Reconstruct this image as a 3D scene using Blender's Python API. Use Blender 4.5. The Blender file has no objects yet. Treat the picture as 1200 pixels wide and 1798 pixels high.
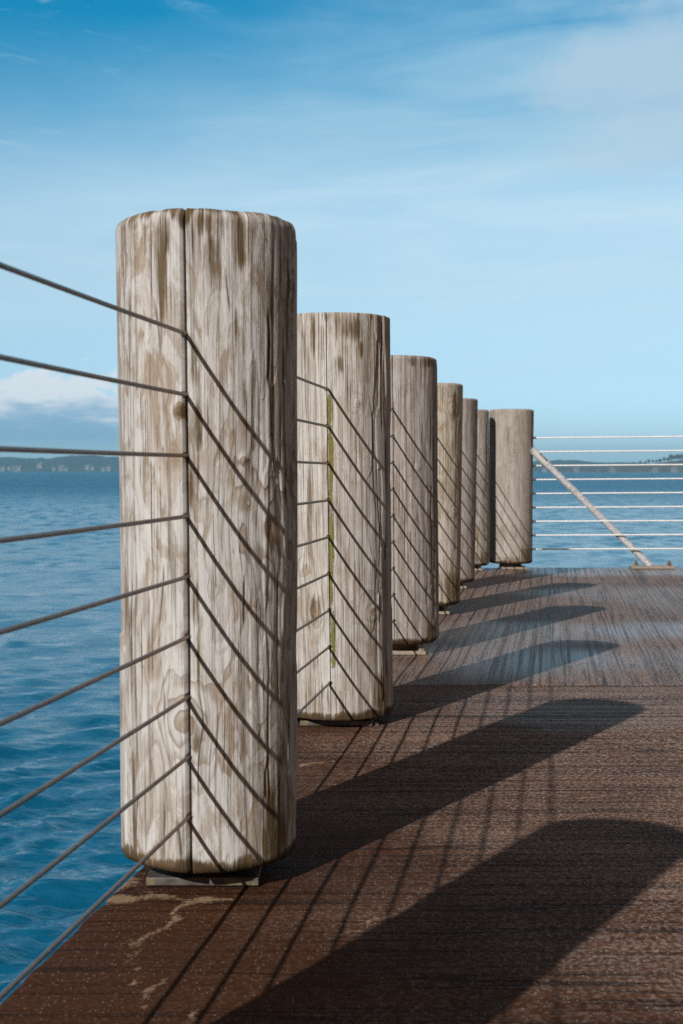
import bpy, bmesh, math, random
import numpy as np
from mathutils import Vector, Matrix

R = math.radians
scene = bpy.context.scene
COL = scene.collection
F = 2497.0            # focal length of the photograph in its own pixels (50 mm lens, 36 mm tall sensor)
H = 0.71              # camera height above the deck
HOR = 826.0
PITCH = math.atan((899.0 - HOR) / F)

# ------------------------------------------------------------------ camera
cam_d = bpy.data.cameras.new('camera')
cam = bpy.data.objects.new('camera', cam_d)
COL.objects.link(cam)
cam.location = (0, 0, H)
cam.rotation_euler = (R(90) - PITCH, 0, 0)
cam_d.sensor_fit = 'VERTICAL'
cam_d.sensor_height = 36.0
cam_d.lens = 50.0
cam_d.clip_start = 0.05
cam_d.clip_end = 20000.0
cam_d.dof.use_dof = True
cam_d.dof.focus_distance = 3.7
cam_d.dof.aperture_fstop = 9.5
scene.camera = cam

scene.view_settings.view_transform = 'Standard'
scene.view_settings.look = 'None'
scene.view_settings.exposure = 0.0
scene.view_settings.gamma = 1.0
scene.render.engine = 'CYCLES'
scene.cycles.use_denoising = False
scene.cycles.volume_bounces = 0
scene.cycles.max_bounces = 6

# ------------------------------------------------------------------ node helper
class G:
    def __init__(self, tree):
        self.t = tree
    def node(self, typ, **kw):
        n = self.t.nodes.new(typ)
        for k, v in kw.items():
            setattr(n, k, v)
        return n
    def put(self, sock, v):
        if isinstance(v, bpy.types.NodeSocket):
            self.t.links.new(v, sock)
        elif v is not None:
            if isinstance(v, (tuple, list)) and len(v) == 3 and sock.type == 'RGBA':
                v = (*v, 1.0)
            sock.default_value = v
    def m(self, op, a, b=None, c=None, clamp=False):
        n = self.node('ShaderNodeMath', operation=op, use_clamp=clamp)
        for i, v in enumerate((a, b, c)):
            if v is not None:
                self.put(n.inputs[i], v)
        return n.outputs[0]
    def add(self, a, b): return self.m('ADD', a, b)
    def sub(self, a, b): return self.m('SUBTRACT', a, b)
    def mul(self, a, b, clamp=False): return self.m('MULTIPLY', a, b, clamp=clamp)
    def v(self, op, a, b=None):
        n = self.node('ShaderNodeVectorMath', operation=op)
        self.put(n.inputs[0], a)
        if b is not None:
            self.put(n.inputs[1], b)
        return n.outputs[0] if op not in ('LENGTH', 'DOT_PRODUCT', 'DISTANCE') else n.outputs['Value']
    def noise(self, vec, scale=1.0, detail=2.0, rough=0.5, dist=0.0):
        n = self.node('ShaderNodeTexNoise')
        self.put(n.inputs['Vector'], vec)
        n.inputs['Scale'].default_value = scale
        n.inputs['Detail'].default_value = detail
        n.inputs['Roughness'].default_value = rough
        n.inputs['Distortion'].default_value = dist
        return n.outputs['Fac']
    def smooth(self, x, lo, hi, a=0.0, b=1.0):
        n = self.node('ShaderNodeMapRange', interpolation_type='SMOOTHSTEP')
        self.put(n.inputs[0], x)
        for i, v in enumerate((lo, hi, a, b)):
            self.put(n.inputs[1 + i], v)
        return n.outputs[0]
    def lin(self, x, lo, hi, a=0.0, b=1.0):
        n = self.node('ShaderNodeMapRange')
        self.put(n.inputs[0], x)
        for i, v in enumerate((lo, hi, a, b)):
            self.put(n.inputs[1 + i], v)
        return n.outputs[0]
    def mix(self, f, a, b, mode='MIX'):
        n = self.node('ShaderNodeMix', data_type='RGBA', blend_type=mode)
        self.put(n.inputs[0], f)
        self.put(n.inputs[6], a)
        self.put(n.inputs[7], b)
        return n.outputs[2]
    def attr(self, name, out='Vector'):
        n = self.node('ShaderNodeAttribute', attribute_name=name)
        return n.outputs[out]
    def xyz(self, v):
        n = self.node('ShaderNodeSeparateXYZ')
        self.put(n.inputs[0], v)
        return n.outputs
    def comb(self, x, y, z):
        n = self.node('ShaderNodeCombineXYZ')
        for i, v in enumerate((x, y, z)):
            self.put(n.inputs[i], v)
        return n.outputs[0]
    def bump(self, h, strength, dist, normal=None):
        n = self.node('ShaderNodeBump')
        n.inputs['Strength'].default_value = strength
        n.inputs['Distance'].default_value = dist
        self.put(n.inputs['Height'], h)
        if normal is not None:
            self.put(n.inputs['Normal'], normal)
        return n.outputs[0]
    def obj(self): return self.node('ShaderNodeTexCoord').outputs['Object']
    def pos(self): return self.node('ShaderNodeNewGeometry').outputs['Position']

def material(name):
    m = bpy.data.materials.new(name)
    m.use_nodes = True
    m.node_tree.nodes.clear()
    g = G(m.node_tree)
    out = g.node('ShaderNodeOutputMaterial')
    b = g.node('ShaderNodeBsdfPrincipled')
    g.t.links.new(b.outputs[0], out.inputs['Surface'])
    return m, g, b

# ------------------------------------------------------------------ sky and sun
SUN_DIR = Vector((-0.99, -1.745, 1.13)).normalized()      # towards the sun
SUN_EL = math.asin(SUN_DIR.z)
SUN_AZ = math.atan2(SUN_DIR.x, SUN_DIR.y)                 # clockwise from +Y

world = bpy.data.worlds.new('World')
scene.world = world
world.use_nodes = True
world.node_tree.nodes.clear()
g = G(world.node_tree)
wout = g.node('ShaderNodeOutputWorld')
bg = g.node('ShaderNodeBackground')
bg.inputs['Strength'].default_value = 0.1
g.t.links.new(bg.outputs[0], wout.inputs[0])
sky = g.node('ShaderNodeTexSky', sky_type='NISHITA')
sky.sun_disc = False
sky.sun_elevation = SUN_EL
sky.sun_rotation = SUN_AZ
sky.altitude = 0
sky.air_density = 1.0
sky.dust_density = 0.6
sky.ozone_density = 3.0
d = g.node('ShaderNodeTexCoord').outputs['Generated']
dx, dy, dz = g.xyz(d)
DEG = 57.2958
el = g.mul(g.m('ARCSINE', dz), DEG)
az = g.mul(g.m('ARCTAN2', dx, dy), DEG)
# blue deepens with height
tint = g.node('ShaderNodeValToRGB')
g.put(tint.inputs[0], g.lin(el, 0.0, 50.0))
cr = tint.color_ramp
cr.elements[0].position = 0.0;  cr.elements[0].color = (0.78, 1.20, 1.80, 1)
cr.elements[1].position = 1.0;  cr.elements[1].color = (0.35, 0.55, 0.60, 1)
for pos_, col_ in ((0.03, (0.90, 1.26, 1.80)), (0.08, (0.96, 1.18, 1.42)), (0.15, (1.14, 1.24, 1.22)), (0.22, (1.25, 1.38, 1.28)), (0.28, (0.55, 1.14, 1.17)), (0.35, (0.04, 0.90, 1.08)), (0.46, (0.08, 0.80, 0.95)), (0.75, (0.25, 0.70, 0.80))):
    e = cr.elements.new(pos_); e.color = (*col_, 1)
base = g.mix(1.0, sky.outputs[0], tint.outputs[0], 'MULTIPLY')
# soft veil of cloud below a slanting edge, thickest towards the right
p1 = g.comb(g.mul(az, 0.16), g.mul(el, 0.34), 3.7)
n1 = g.noise(p1, 1.0, 5.0, 0.55, 0.4)
p1b = g.comb(g.mul(g.add(az, g.mul(el, -1.2)), 0.10), g.mul(el, 0.55), 9.1)
n1b = g.noise(p1b, 1.0, 5.0, 0.6, 0.6)
edge = g.add(17.0, g.mul(az, 0.34))
rel = g.add(g.sub(edge, el), g.mul(g.sub(n1, 0.5), 7.0))
veil = g.smooth(rel, -4.2, 5.0)
veil = g.mul(veil, g.smooth(el, 2.0, 9.0, 0.35, 1.0))
veil = g.mul(veil, g.lin(n1b, 0.3, 0.72, 0.35, 1.0))
veil = g.mul(veil, g.smooth(az, -18.0, 4.0, 0.62, 0.95), True)
c1 = g.mix(veil, base, g.mix(g.smooth(el, 10.0, 14.5), (5.9, 8.0, 9.2), (3.7, 6.1, 7.8)))
# the brighter bank in the upper right
p2 = g.comb(g.mul(az, 0.22), g.mul(el, 0.36), 5.3)
n2 = g.noise(p2, 1.0, 6.0, 0.55, 0.3)
bx = g.mul(g.sub(az, 12.0), 0.17)
by = g.mul(g.sub(el, 15.0), 0.27)
bd = g.m('SQRT', g.add(g.mul(bx, bx), g.mul(by, by)))
bank = g.smooth(g.add(bd, g.mul(g.sub(n2, 0.5), -1.9)), 1.05, 0.38)
c2 = g.mix(g.mul(bank, 0.60), c1, (5.0, 6.5, 7.7))
# thin cirrus streaks upper left
p3 = g.comb(g.mul(g.add(az, g.mul(el, 0.5)), 0.22), g.mul(g.add(el, g.mul(az, 0.12)), 1.1), 1.9)
n3 = g.noise(p3, 1.0, 6.0, 0.62, 0.8)
cir = g.smooth(n3, 0.53, 0.78)
cir = g.mul(cir, g.smooth(el, 10.5, 13.0))
cir = g.mul(cir, g.smooth(az, -3.0, -8.5))
c3 = g.mix(g.mul(cir, 0.55), c2, (4.0, 6.5, 7.9))
# low heaped cloud on the left
p4 = g.comb(g.mul(az, 0.95), g.mul(el, 1.15), 2.7)
n4 = g.noise(p4, 1.0, 6.0, 0.52, 0.2)
top = g.smooth(g.add(el, g.mul(g.sub(0.5, n4), 6.0)), 4.0, 3.3)
cum = g.mul(top, g.smooth(az, -6.5, -9.5))
cum = g.mul(cum, g.smooth(el, 0.6, 1.4))
shade = g.noise(g.comb(g.mul(az, 0.5), g.mul(el, 1.8), 2.2), 1.0, 4.0, 0.5)
lit = g.smooth(g.add(g.mul(shade, 3.0), el), 3.2, 4.6)
ccol = g.mix(lit, (2.7, 4.8, 6.8), (7.8, 8.5, 9.1))
c4 = g.mix(g.mul(cum, 0.95), c3, ccol)
n5 = g.noise(g.comb(g.mul(az, 0.03), g.mul(el, 0.10), 4.4), 1.0, 5.0, 0.6, 0.5)
high = g.mul(g.smooth(el, 18.6, 22.5), g.smooth(el, 42.0, 29.0))  # added bright sky band above the view, to brighten the water's reflections
high = g.mul(high, g.smooth(n5, 0.30, 0.62, 0.50, 0.95))
c4 = g.mix(high, c4, (4.5, 9.4, 12.4))
# outside the view: made-up dull warm sky, added to warm the shadow fill
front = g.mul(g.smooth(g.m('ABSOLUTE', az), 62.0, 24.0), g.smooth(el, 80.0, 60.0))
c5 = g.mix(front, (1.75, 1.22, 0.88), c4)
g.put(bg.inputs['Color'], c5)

sun_d = bpy.data.lights.new('sun', 'SUN')
sun_d.energy = 4.8
sun_d.angle = R(0.5)
sun_d.color = (1.0, 0.96, 0.91)
sun = bpy.data.objects.new('sun', sun_d)
COL.objects.link(sun)
sun.location = SUN_DIR * 60
sun.rotation_euler = SUN_DIR.to_track_quat('Z', 'Y').to_euler()

# ------------------------------------------------------------------ general helpers
def hash01(i, j, k, seed):
    n = (i.astype(np.int64) * 374761393 + j.astype(np.int64) * 668265263 + k.astype(np.int64) * 2147483647 + seed * 1274126177) & 0xFFFFFFFF
    n = ((n ^ (n >> 13)) * 1274126177) & 0xFFFFFFFF
    n = ((n ^ (n >> 15)) * 2246822519) & 0xFFFFFFFF
    n = n ^ (n >> 16)
    return (n & 0xFFFFFF) / float(0xFFFFFF)

def vnoise(x, y, z, seed=0):
    """value noise, -1..1, vectorised"""
    x, y, z = np.broadcast_arrays(x, y, z)
    i, j, k = np.floor(x), np.floor(y), np.floor(z)
    u, v, w = x - i, y - j, z - k
    u = u * u * (3 - 2 * u); v = v * v * (3 - 2 * v); w = w * w * (3 - 2 * w)
    r = 0
    for a in (0, 1):
        for b in (0, 1):
            for c in (0, 1):
                r = r + hash01(i + a, j + b, k + c, seed) * (u if a else 1 - u) * (v if b else 1 - v) * (w if c else 1 - w)
    return r * 2 - 1

def smoothstep(a, b, x):
    t = np.clip((x - a) / (b - a), 0, 1)
    return t * t * (3 - 2 * t)

def link(name, me, mat, parent=None, loc=(0, 0, 0), rot=(0, 0, 0)):
    o = bpy.data.objects.new(name, me)
    COL.objects.link(o)
    if mat is not None:
        me.materials.clear()
        me.materials.append(mat)
    o.location = loc
    o.rotation_euler = rot
    if parent is not None:
        o.parent = parent
    return o

def tag(o, label=None, cat=None, group=None, kind=None):
    if label: o['label'] = label
    if cat: o['category'] = cat
    if group: o['group'] = group
    if kind: o['kind'] = kind
    return o

def empty(name, loc, label, cat, group=None, rz=0.0):
    o = bpy.data.objects.new(name, None)
    COL.objects.link(o)
    o.location = loc
    o.rotation_euler = (0, 0, rz)
    o.empty_display_size = 0.1
    return tag(o, label, cat, group)

def copy_thing(src, loc, label, rz=0.0, scale=1.0):
    r = src.copy(); COL.objects.link(r)
    r.location = loc; r.rotation_euler = (0, 0, rz); r.scale = (scale,) * 3
    r['label'] = label
    for ch in list(src.children):
        c = ch.copy(); COL.objects.link(c); c.parent = r
        for gc in list(ch.children):
            dd = gc.copy(); COL.objects.link(dd); dd.parent = c
    return r

def mesh_np(name, verts, faces, smooth=True):
    me = bpy.data.meshes.new(name)
    verts = np.asarray(verts, dtype=np.float32)
    faces = np.asarray(faces, dtype=np.int32)
    me.vertices.add(len(verts))
    me.vertices.foreach_set('co', verts.ravel())
    k = faces.shape[1]
    me.loops.add(faces.size)
    me.loops.foreach_set('vertex_index', faces.ravel())
    me.polygons.add(len(faces))
    me.polygons.foreach_set('loop_start', np.arange(0, faces.size, k, dtype=np.int32))
    me.polygons.foreach_set('loop_total', np.full(len(faces), k, dtype=np.int32))
    if smooth:
        me.polygons.foreach_set('use_smooth', np.ones(len(faces), dtype=bool))
    me.update(calc_edges=True)
    me.validate()
    return me

def set_vec_attr(me, name, arr):
    a = me.attributes.new(name, 'FLOAT_VECTOR', 'POINT')
    a.data.foreach_set('vector', np.asarray(arr, dtype=np.float32).ravel())

def grid_faces(nu, nv, wrap_u=False):
    """index = v*nu + u"""
    us = np.arange(nu if wrap_u else nu - 1)
    vs = np.arange(nv - 1)
    U, V = np.meshgrid(us, vs)
    a = V * nu + U
    b = V * nu + (U + 1) % nu
    return np.stack([a, b, b + nu, a + nu], -1).reshape(-1, 4)

class MB:
    """collects bevelled boxes, cylinders and tubes into ONE mesh"""
    def __init__(self): self.bm = bmesh.new()
    def box(self, c, s, rz=0.0, bevel=0.0):
        t = bmesh.new()
        bmesh.ops.create_cube(t, size=1.0)
        bmesh.ops.scale(t, vec=s, verts=t.verts)
        if bevel > 0:
            bmesh.ops.bevel(t, geom=t.edges[:], offset=bevel, segments=2, affect='EDGES', profile=0.6)
        bmesh.ops.rotate(t, cent=(0, 0, 0), matrix=Matrix.Rotation(rz, 3, 'Z'), verts=t.verts)
        bmesh.ops.translate(t, vec=c, verts=t.verts)
        self._join(t)
    def _join(self, t):
        me = bpy.data.meshes.new('tmp'); t.to_mesh(me); t.free()
        self.bm.from_mesh(me); bpy.data.meshes.remove(me)
    def cyl(self, a, b, r, r2=None, n=16, caps=True):
        a, b = Vector(a), Vector(b)
        t = bmesh.new()
        bmesh.ops.create_cone(t, cap_ends=caps, segments=n, radius1=r, radius2=r if r2 is None else r2, depth=(b - a).length)
        q = (b - a).to_track_quat('Z', 'Y').to_matrix()
        bmesh.ops.rotate(t, cent=(0, 0, 0), matrix=q, verts=t.verts)
        bmesh.ops.translate(t, vec=(a + b) / 2, verts=t.verts)
        self._join(t)
    def poly(self, vs, fs):
        bv = [self.bm.verts.new(v) for v in vs]
        for f in fs: self.bm.faces.new([bv[i] for i in f])
    def build(self, name, mat, parent=None, loc=(0, 0, 0), smooth=False, rot=(0, 0, 0)):
        me = bpy.data.meshes.new(name)
        bmesh.ops.recalc_face_normals(self.bm, faces=self.bm.faces)
        self.bm.to_mesh(me); self.bm.free()
        if smooth:
            for p in me.polygons: p.use_smooth = len(p.vertices) == 4
            rim = {k for p in me.polygons if len(p.vertices) > 4 for k in p.edge_keys}
            for e in me.edges:
                if e.key in rim: e.use_edge_sharp = True
        return link(name, me, mat, parent, loc, rot)

def tube_mesh(name, pts, r, n=8):
    pts = [Vector(p) for p in pts]
    vs = []
    for i, p in enumerate(pts):
        t = (pts[min(i + 1, len(pts) - 1)] - pts[max(i - 1, 0)]).normalized()
        s = t.cross(Vector((0, 0, 1))).normalized()
        u = s.cross(t)
        for k in range(n):
            a = 2 * math.pi * k / n
            vs.append(p + (s * math.cos(a) + u * math.sin(a)) * r)
    return mesh_np(name, [tuple(v) for v in vs], grid_faces(n, len(pts), True))

def ground(px, py, z=0.0):
    """point of the deck plane seen at photo pixel (px, py)"""
    x = (px - 600.0) / F; y = (899.0 - py) / F
    c, s = math.cos(PITCH), math.sin(PITCH)
    dirv = (x, c + y * s, -s + y * c)
    t = (z - H) / dirv[2]
    return (dirv[0] * t, dirv[1] * t)

# the deck's frame: direction of the post row, panel joint, far edge, left edge
ROW = Vector((0.147, 0.98914, 0)).normalized()
SIDE = Vector((ROW.y, -ROW.x, 0))
JOINT_Y = ground(900, 1202)[1]
END_Y = ground(1100, 996)[1]
E0 = ground(184, 1578)
def edge_x(y): return E0[0] + (y - E0[1]) * ROW.x / ROW.y


# ------------------------------------------------------------------ materials
def mat_wood(name, seed, patch, fibre, tan, pale, dark=(0.034, 0.018, 0.009), olive=(0.105, 0.066, 0.020), top_stain=1.0, checks=0.5, patch_scale=1.0):
    m, g, b = material(name)
    gr = g.v('ADD', g.attr('grain'), (seed * 3.17, seed * 1.31, seed * 0.77))
    fx = g.xyz(g.attr('fx'))          # knot field, knot core, crack
    fy = g.xyz(g.attr('fy'))          # stain, moss, foot band (stain and painted chamfer shade)
    def sc(x, z): return g.v('MULTIPLY', gr, (x, x, z))
    f1 = g.noise(sc(12 * patch_scale, 3.0 * patch_scale), 1.0, 3.0, 0.5, 0.6)
    kn = g.m('MINIMUM', fx[0], 1.0)
    ph = g.add(g.mul(f1, 6.0), g.mul(fx[0], 2.4))
    ph = g.add(ph, g.mul(g.sub(g.noise(sc(90, 9), 1.0, 3.0, 0.6), 0.5), 0.16))
    saw = g.m('FRACT', ph)
    band = g.mul(g.smooth(saw, 0.0, 0.55), g.smooth(saw, 0.97, 0.88))
    blot = g.smooth(g.noise(sc(19 * patch_scale, 7.0 * patch_scale), 1.0, 5.0, 0.66, 0.9), 0.455, 0.545)
    fib = g.noise(sc(300, 5), 1.0, 3.0, 0.6)
    fib2 = g.noise(sc(85, 2.2), 1.0, 4.0, 0.6)
    fib3 = g.noise(sc(190, 3.4), 1.0, 3.0, 0.6)
    fine = g.noise(sc(520, 90), 1.0, 3.0, 0.6)
    L = g.mul(g.add(g.mul(band, g.add(0.46, g.mul(kn, 0.5))), g.mul(blot, g.sub(0.66, g.mul(kn, 0.45)))), patch)
    L = g.add(L, g.mul(g.smooth(g.add(g.mul(fib2, 0.5), g.mul(fib3, 0.5)), 0.40, 0.60), fibre))
    L = g.m('ADD', g.sub(L, 0.06), g.mul(g.sub(fine, 0.5), 0.95), clamp=True)
    c = g.mix(L, tan, pale)
    rl = g.mul(g.smooth(saw, 0.84, 0.93), g.smooth(saw, 1.0, 0.95))
    c = g.mix(g.mul(rl, g.m('ADD', 0.05 * patch, g.mul(kn, 0.75))), c, g.mix(0.6, tan, dark))
    c = g.mix(g.smooth(fib, 0.47, 0.31, 0.0, 0.78), c, g.mix(0.45, tan, dark))
    c = g.mix(g.smooth(fib3, 0.40, 0.28, 0.0, 0.50), c, g.mix(0.5, tan, dark))
    # weather greying in broad soft areas
    gw = g.smooth(g.noise(sc(5, 2), 1.0, 2.0), 0.42, 0.68)
    c = g.mix(g.mul(gw, 0.30), c, (0.45, 0.445, 0.44))
    # stains
    sn = g.add(g.mul(g.noise(sc(115, 3.6), 1.0, 4.0, 0.65), 0.65), g.mul(g.noise(sc(42, 9), 1.0, 4.0, 0.65), 0.35))
    st = g.smooth(g.add(fy[0], g.mul(g.sub(sn, 0.5), 3.6)), 0.34, 0.98)
    st = g.mul(st, g.smooth(fy[0], 0.02, 0.30))
    spont = g.smooth(g.noise(sc(60, 2.0), 1.0, 3.0, 0.6), 0.60, 0.74)
    st = g.m('MAXIMUM', st, g.mul(spont, 0.62))
    c = g.mix(g.mul(st, 0.94), c, g.mix(g.noise(sc(40, 20), 1.0, 3.0), olive, (0.075, 0.042, 0.016)))
    c = g.mix(g.mul(fx[1], 0.75), c, (0.20, 0.13, 0.07))
    # drying checks: hair-thin dark slits
    ck = g.smooth(g.noise(sc(230, 3.0), 1.0, 2.0, 0.5), 0.64, 0.70)
    ck = g.mul(ck, g.smooth(g.noise(sc(24, 6), 1.0, 2.0), 0.44, 0.58))
    ck = g.mul(ck, checks)
    c = g.mix(g.m('MAXIMUM', ck, fx[2]), c, dark)
    c = g.mix(g.mul(fy[2], 0.88), c, (0.050, 0.030, 0.014))  # dark foot band: stain plus the shade under the chamfer, painted in
    # moss
    mn = g.noise(g.v('MULTIPLY', gr, (260, 260, 180)), 1.0, 4.0, 0.7)
    mb = g.noise(sc(75, 11), 1.0, 4.0, 0.65)
    mm = g.smooth(g.add(fy[1], g.add(g.mul(g.sub(mn, 0.5), 1.2), g.mul(g.sub(mb, 0.60), 3.2))), 0.42, 0.66)
    c = g.mix(g.mul(mm, 0.93), c, g.mix(g.smooth(mn, 0.3, 0.7), (0.085, 0.080, 0.008), (0.215, 0.205, 0.022)))
    g.put(b.inputs['Base Color'], c)
    b.inputs['Roughness'].default_value = 0.82
    b.inputs['Specular IOR Level'].default_value = 0.25
    h = g.add(g.mul(fib, 0.55), g.mul(fine, 0.35))
    h = g.sub(h, g.mul(ck, 1.4))
    h = g.add(h, g.add(g.mul(band, 0.30 * patch), g.mul(mm, g.mul(mn, 1.4))))
    h = g.add(h, g.mul(fib2, 0.8))
    h = g.sub(h, g.smooth(fib3, 0.42, 0.28, 0.0, 0.8))
    g.put(b.inputs['Normal'], g.bump(h, 0.9, 0.0022))
    return m

def mat_deck(name, lines, seed):
    """brown broom-finished concrete; lines = per-metre scale along (X, Y) or along the row"""
    m, g, b = material(name)
    b.inputs['Specular Tint'].default_value = (1, 1, 1, 1)
    p = g.pos()
    x, y, z = g.xyz(p)
    at = g.xyz(g.attr('fx'))           # crack deposit, wetness, edge wear
    if lines == 'across':
        u, w = y, x
    else:
        u = g.sub(g.mul(x, 0.989), g.mul(y, 0.147)); w = g.add(g.mul(y, 0.989), g.mul(x, 0.147))
    u2 = u
    l1 = g.noise(g.comb(g.mul(u2, 58 if lines == 'across' else 90), g.mul(w, 0.45 if lines == 'along' else 0.9), seed), 1.0, 3.0, 0.6)
    l2 = g.noise(g.comb(g.mul(u2, 15 if lines == 'across' else 24), g.mul(w, 0.35), seed + 4), 1.0, 3.0, 0.6)
    l4 = g.noise(g.comb(g.mul(u2, 22 if lines == 'across' else 30), g.mul(w, 0.55), seed + 12), 1.0, 3.0, 0.55)
    l3 = g.noise(g.comb(g.mul(u2, 6), g.mul(w, 0.45), seed + 8), 1.0, 3.0, 0.6)
    gr = g.noise(p, 230, 3.0, 0.7)
    gr2 = g.noise(p, 120, 3.0, 0.7)
    patch = g.noise(p, 2.1, 4.0, 0.55)
    c = g.mix(g.lin(patch, 0.3, 0.7), (0.112, 0.048, 0.023), (0.170, 0.087, 0.051))
    c = g.mix(g.smooth(l1, 0.40, 0.55), g.mix(0.66, c, (0.022, 0.010, 0.006)), c)
    c = g.mix(g.mul(g.smooth(l3, 0.45, 0.7), 0.5), c, (0.13, 0.082, 0.062))
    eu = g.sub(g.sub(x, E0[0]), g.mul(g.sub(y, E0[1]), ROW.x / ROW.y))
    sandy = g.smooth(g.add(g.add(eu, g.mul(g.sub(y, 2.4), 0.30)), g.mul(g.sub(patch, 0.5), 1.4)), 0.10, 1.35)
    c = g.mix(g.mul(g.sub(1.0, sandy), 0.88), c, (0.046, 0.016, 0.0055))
    groove = g.smooth(l2, 0.405, 0.31)
    groove = g.m('MAXIMUM', groove, g.mul(g.smooth(g.m('ABSOLUTE', g.sub(l4, 0.5)), 0.028, 0.004), 0.75))
    c = g.mix(g.mul(groove, 0.8), c, (0.020, 0.010, 0.007))
    # worn pale sand grains standing out of the surface
    vor = g.node('ShaderNodeTexVoronoi'); vor.inputs['Scale'].default_value = 170
    g.put(vor.inputs['Vector'], p)
    vsep = g.xyz(vor.outputs['Color'])
    grain = g.mul(g.smooth(vor.outputs['Distance'], 0.36, 0.12), g.smooth(vsep[0], 0.78, 0.86))
    c = g.mix(g.mul(g.smooth(gr2, 0.44, 0.66), g.lin(sandy, 0, 1, 0.06, 0.62)), c, (0.460, 0.400, 0.370))
    c = g.mix(g.mul(g.smooth(gr, 0.40, 0.30), 0.55), c, (0.018, 0.009, 0.006))
    c = g.mix(g.mul(grain, g.lin(sandy, 0, 1, 0.35, 1.0)), c, (0.72, 0.64, 0.55))
    c = g.mix(g.mul(groove, 0.6), c, (0.022, 0.011, 0.008))
    # lime deposit along hairline cracks
    dep = g.smooth(g.add(at[0], g.mul(g.sub(gr2, 0.5), 1.4)), 0.36, 0.84)
    c = g.mix(g.mul(dep, 0.62), c, (0.36, 0.26, 0.17))
    g.put(b.inputs['Base Color'], c)
    wet = g.mul(at[1], g.smooth(l1, 0.36, 0.58, 0.25, 1.0), True)
    rough = g.lin(wet, 0.0, 1.0, 0.72 if lines == 'across' else 0.62, 0.30)
    g.put(b.inputs['Roughness'], g.add(rough, g.mul(g.sub(gr, 0.5), 0.12)))
    b.inputs['IOR'].default_value = 1.62
    g.put(b.inputs['Specular IOR Level'], g.lin(wet, 0, 1, 0.02 if lines == 'across' else 0.20, 0.95))
    h = g.add(g.mul(l1, 1.0), g.add(g.mul(gr, 0.75), g.mul(grain, 1.3)))
    h = g.sub(h, g.mul(groove, 1.2))
    bn = g.node('ShaderNodeBump'); bn.inputs['Distance'].default_value = 0.0035
    g.put(bn.inputs['Strength'], g.lin(wet, 0, 1, 0.62, 0.30)); g.put(bn.inputs['Height'], h)
    g.put(b.inputs['Normal'], bn.outputs[0])
    return m

def mat_plain(name, col, rough=0.7, metallic=0.0, var=0.35, scale=40.0, bump=0.3, dist=0.001, dirt=None, spec=0.5):
    m, g, b = material(name)
    o = g.obj()
    n = g.noise(o, scale, 4.0, 0.6)
    n2 = g.noise(o, scale * 6, 3.0, 0.6)
    c = g.mix(g.lin(n, 0.3, 0.7), tuple(v * (1 - var) for v in col), tuple(min(1, v * (1 + var * 0.5)) for v in col))
    if dirt:
        c = g.mix(g.smooth(g.noise(o, scale * 0.6, 4.0, 0.65), 0.50, 0.68), c, dirt)
    g.put(b.inputs['Base Color'], c)
    g.put(b.inputs['Roughness'], g.lin(n2, 0.3, 0.7, rough - 0.08, rough + 0.08))
    b.inputs['Metallic'].default_value = metallic
    b.inputs['Specular IOR Level'].default_value = spec
    g.put(b.inputs['Normal'], g.bump(g.add(n, n2), bump, dist))
    return m

M = {}
M['near'] = mat_wood('wood_peeled', 1.0, 0.92, 0.22, (0.262, 0.198, 0.142), (0.515, 0.505, 0.490), checks=0.8)
M['second'] = mat_wood('wood_silvered', 2.0, 0.42, 0.50, (0.285, 0.225, 0.170), (0.545, 0.535, 0.520), checks=1.0)
M['third'] = mat_wood('wood_grey', 3.0, 0.34, 0.48, (0.215, 0.168, 0.135), (0.440, 0.425, 0.415), checks=1.0)
M['fourth'] = mat_wood('wood_honey', 4.0, 0.60, 0.32, (0.310, 0.230, 0.145), (0.550, 0.520, 0.460), checks=0.7)
M['fifth'] = mat_wood('wood_dull', 5.0, 0.40, 0.40, (0.235, 0.182, 0.145), (0.430, 0.410, 0.395), checks=0.6)
M['sixth'] = mat_wood('wood_mixed', 6.0, 0.55, 0.35, (0.260, 0.200, 0.150), (0.500, 0.480, 0.450), checks=0.6)
M['corner'] = mat_wood('wood_smooth', 7.0, 0.45, 0.26, (0.250, 0.205, 0.165), (0.415, 0.395, 0.370), checks=0.3, patch_scale=0.8)
M['steel'] = mat_plain('shaded_cable', (0.28, 0.225, 0.20), 0.46, 0.75, 0.3, 60, 0.4, 0.0006)  # brown tone paints in the shaded side and the deck it reflects
M['bright_steel'] = mat_plain('sunlit_cable', (0.86, 0.86, 0.86), 0.5, 0.35, 0.2, 60, 0.3, 0.0006)  # near-white tone paints in sunlight on the same kind of cable
M['galv'] = mat_plain('galvanised_pipe', (0.52, 0.53, 0.56), 0.65, 0.10, 0.45, 70, 0.4, 0.0008, dirt=(0.34, 0.31, 0.29))
M['plate'] = mat_plain('dull_steel_plate', (0.12, 0.105, 0.095), 0.6, 0.4, 0.5, 45, 0.5, 0.001, dirt=(0.20, 0.16, 0.09))
M['white_plate'] = mat_plain('pale_plate', (0.27, 0.235, 0.19), 0.6, 0.1, 0.3, 40, 0.4, 0.001, dirt=(0.32, 0.24, 0.16))
M['rusty'] = mat_plain('rusty_steel', (0.16, 0.085, 0.045), 0.8, 0.2, 0.5, 60, 0.6, 0.001)
M['pebble'] = mat_plain('pebble', (0.40, 0.38, 0.37), 0.8, 0.0, 0.4, 90, 0.5, 0.001)
M['sticker'] = mat_plain('sticker_paper', (0.52, 0.51, 0.48), 0.5, 0.0, 0.1, 30, 0.1, 0.0005)
M['ink'] = mat_plain('black_ink', (0.03, 0.03, 0.03), 0.5, 0.0, 0.1, 30, 0.1, 0.0005)

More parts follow.
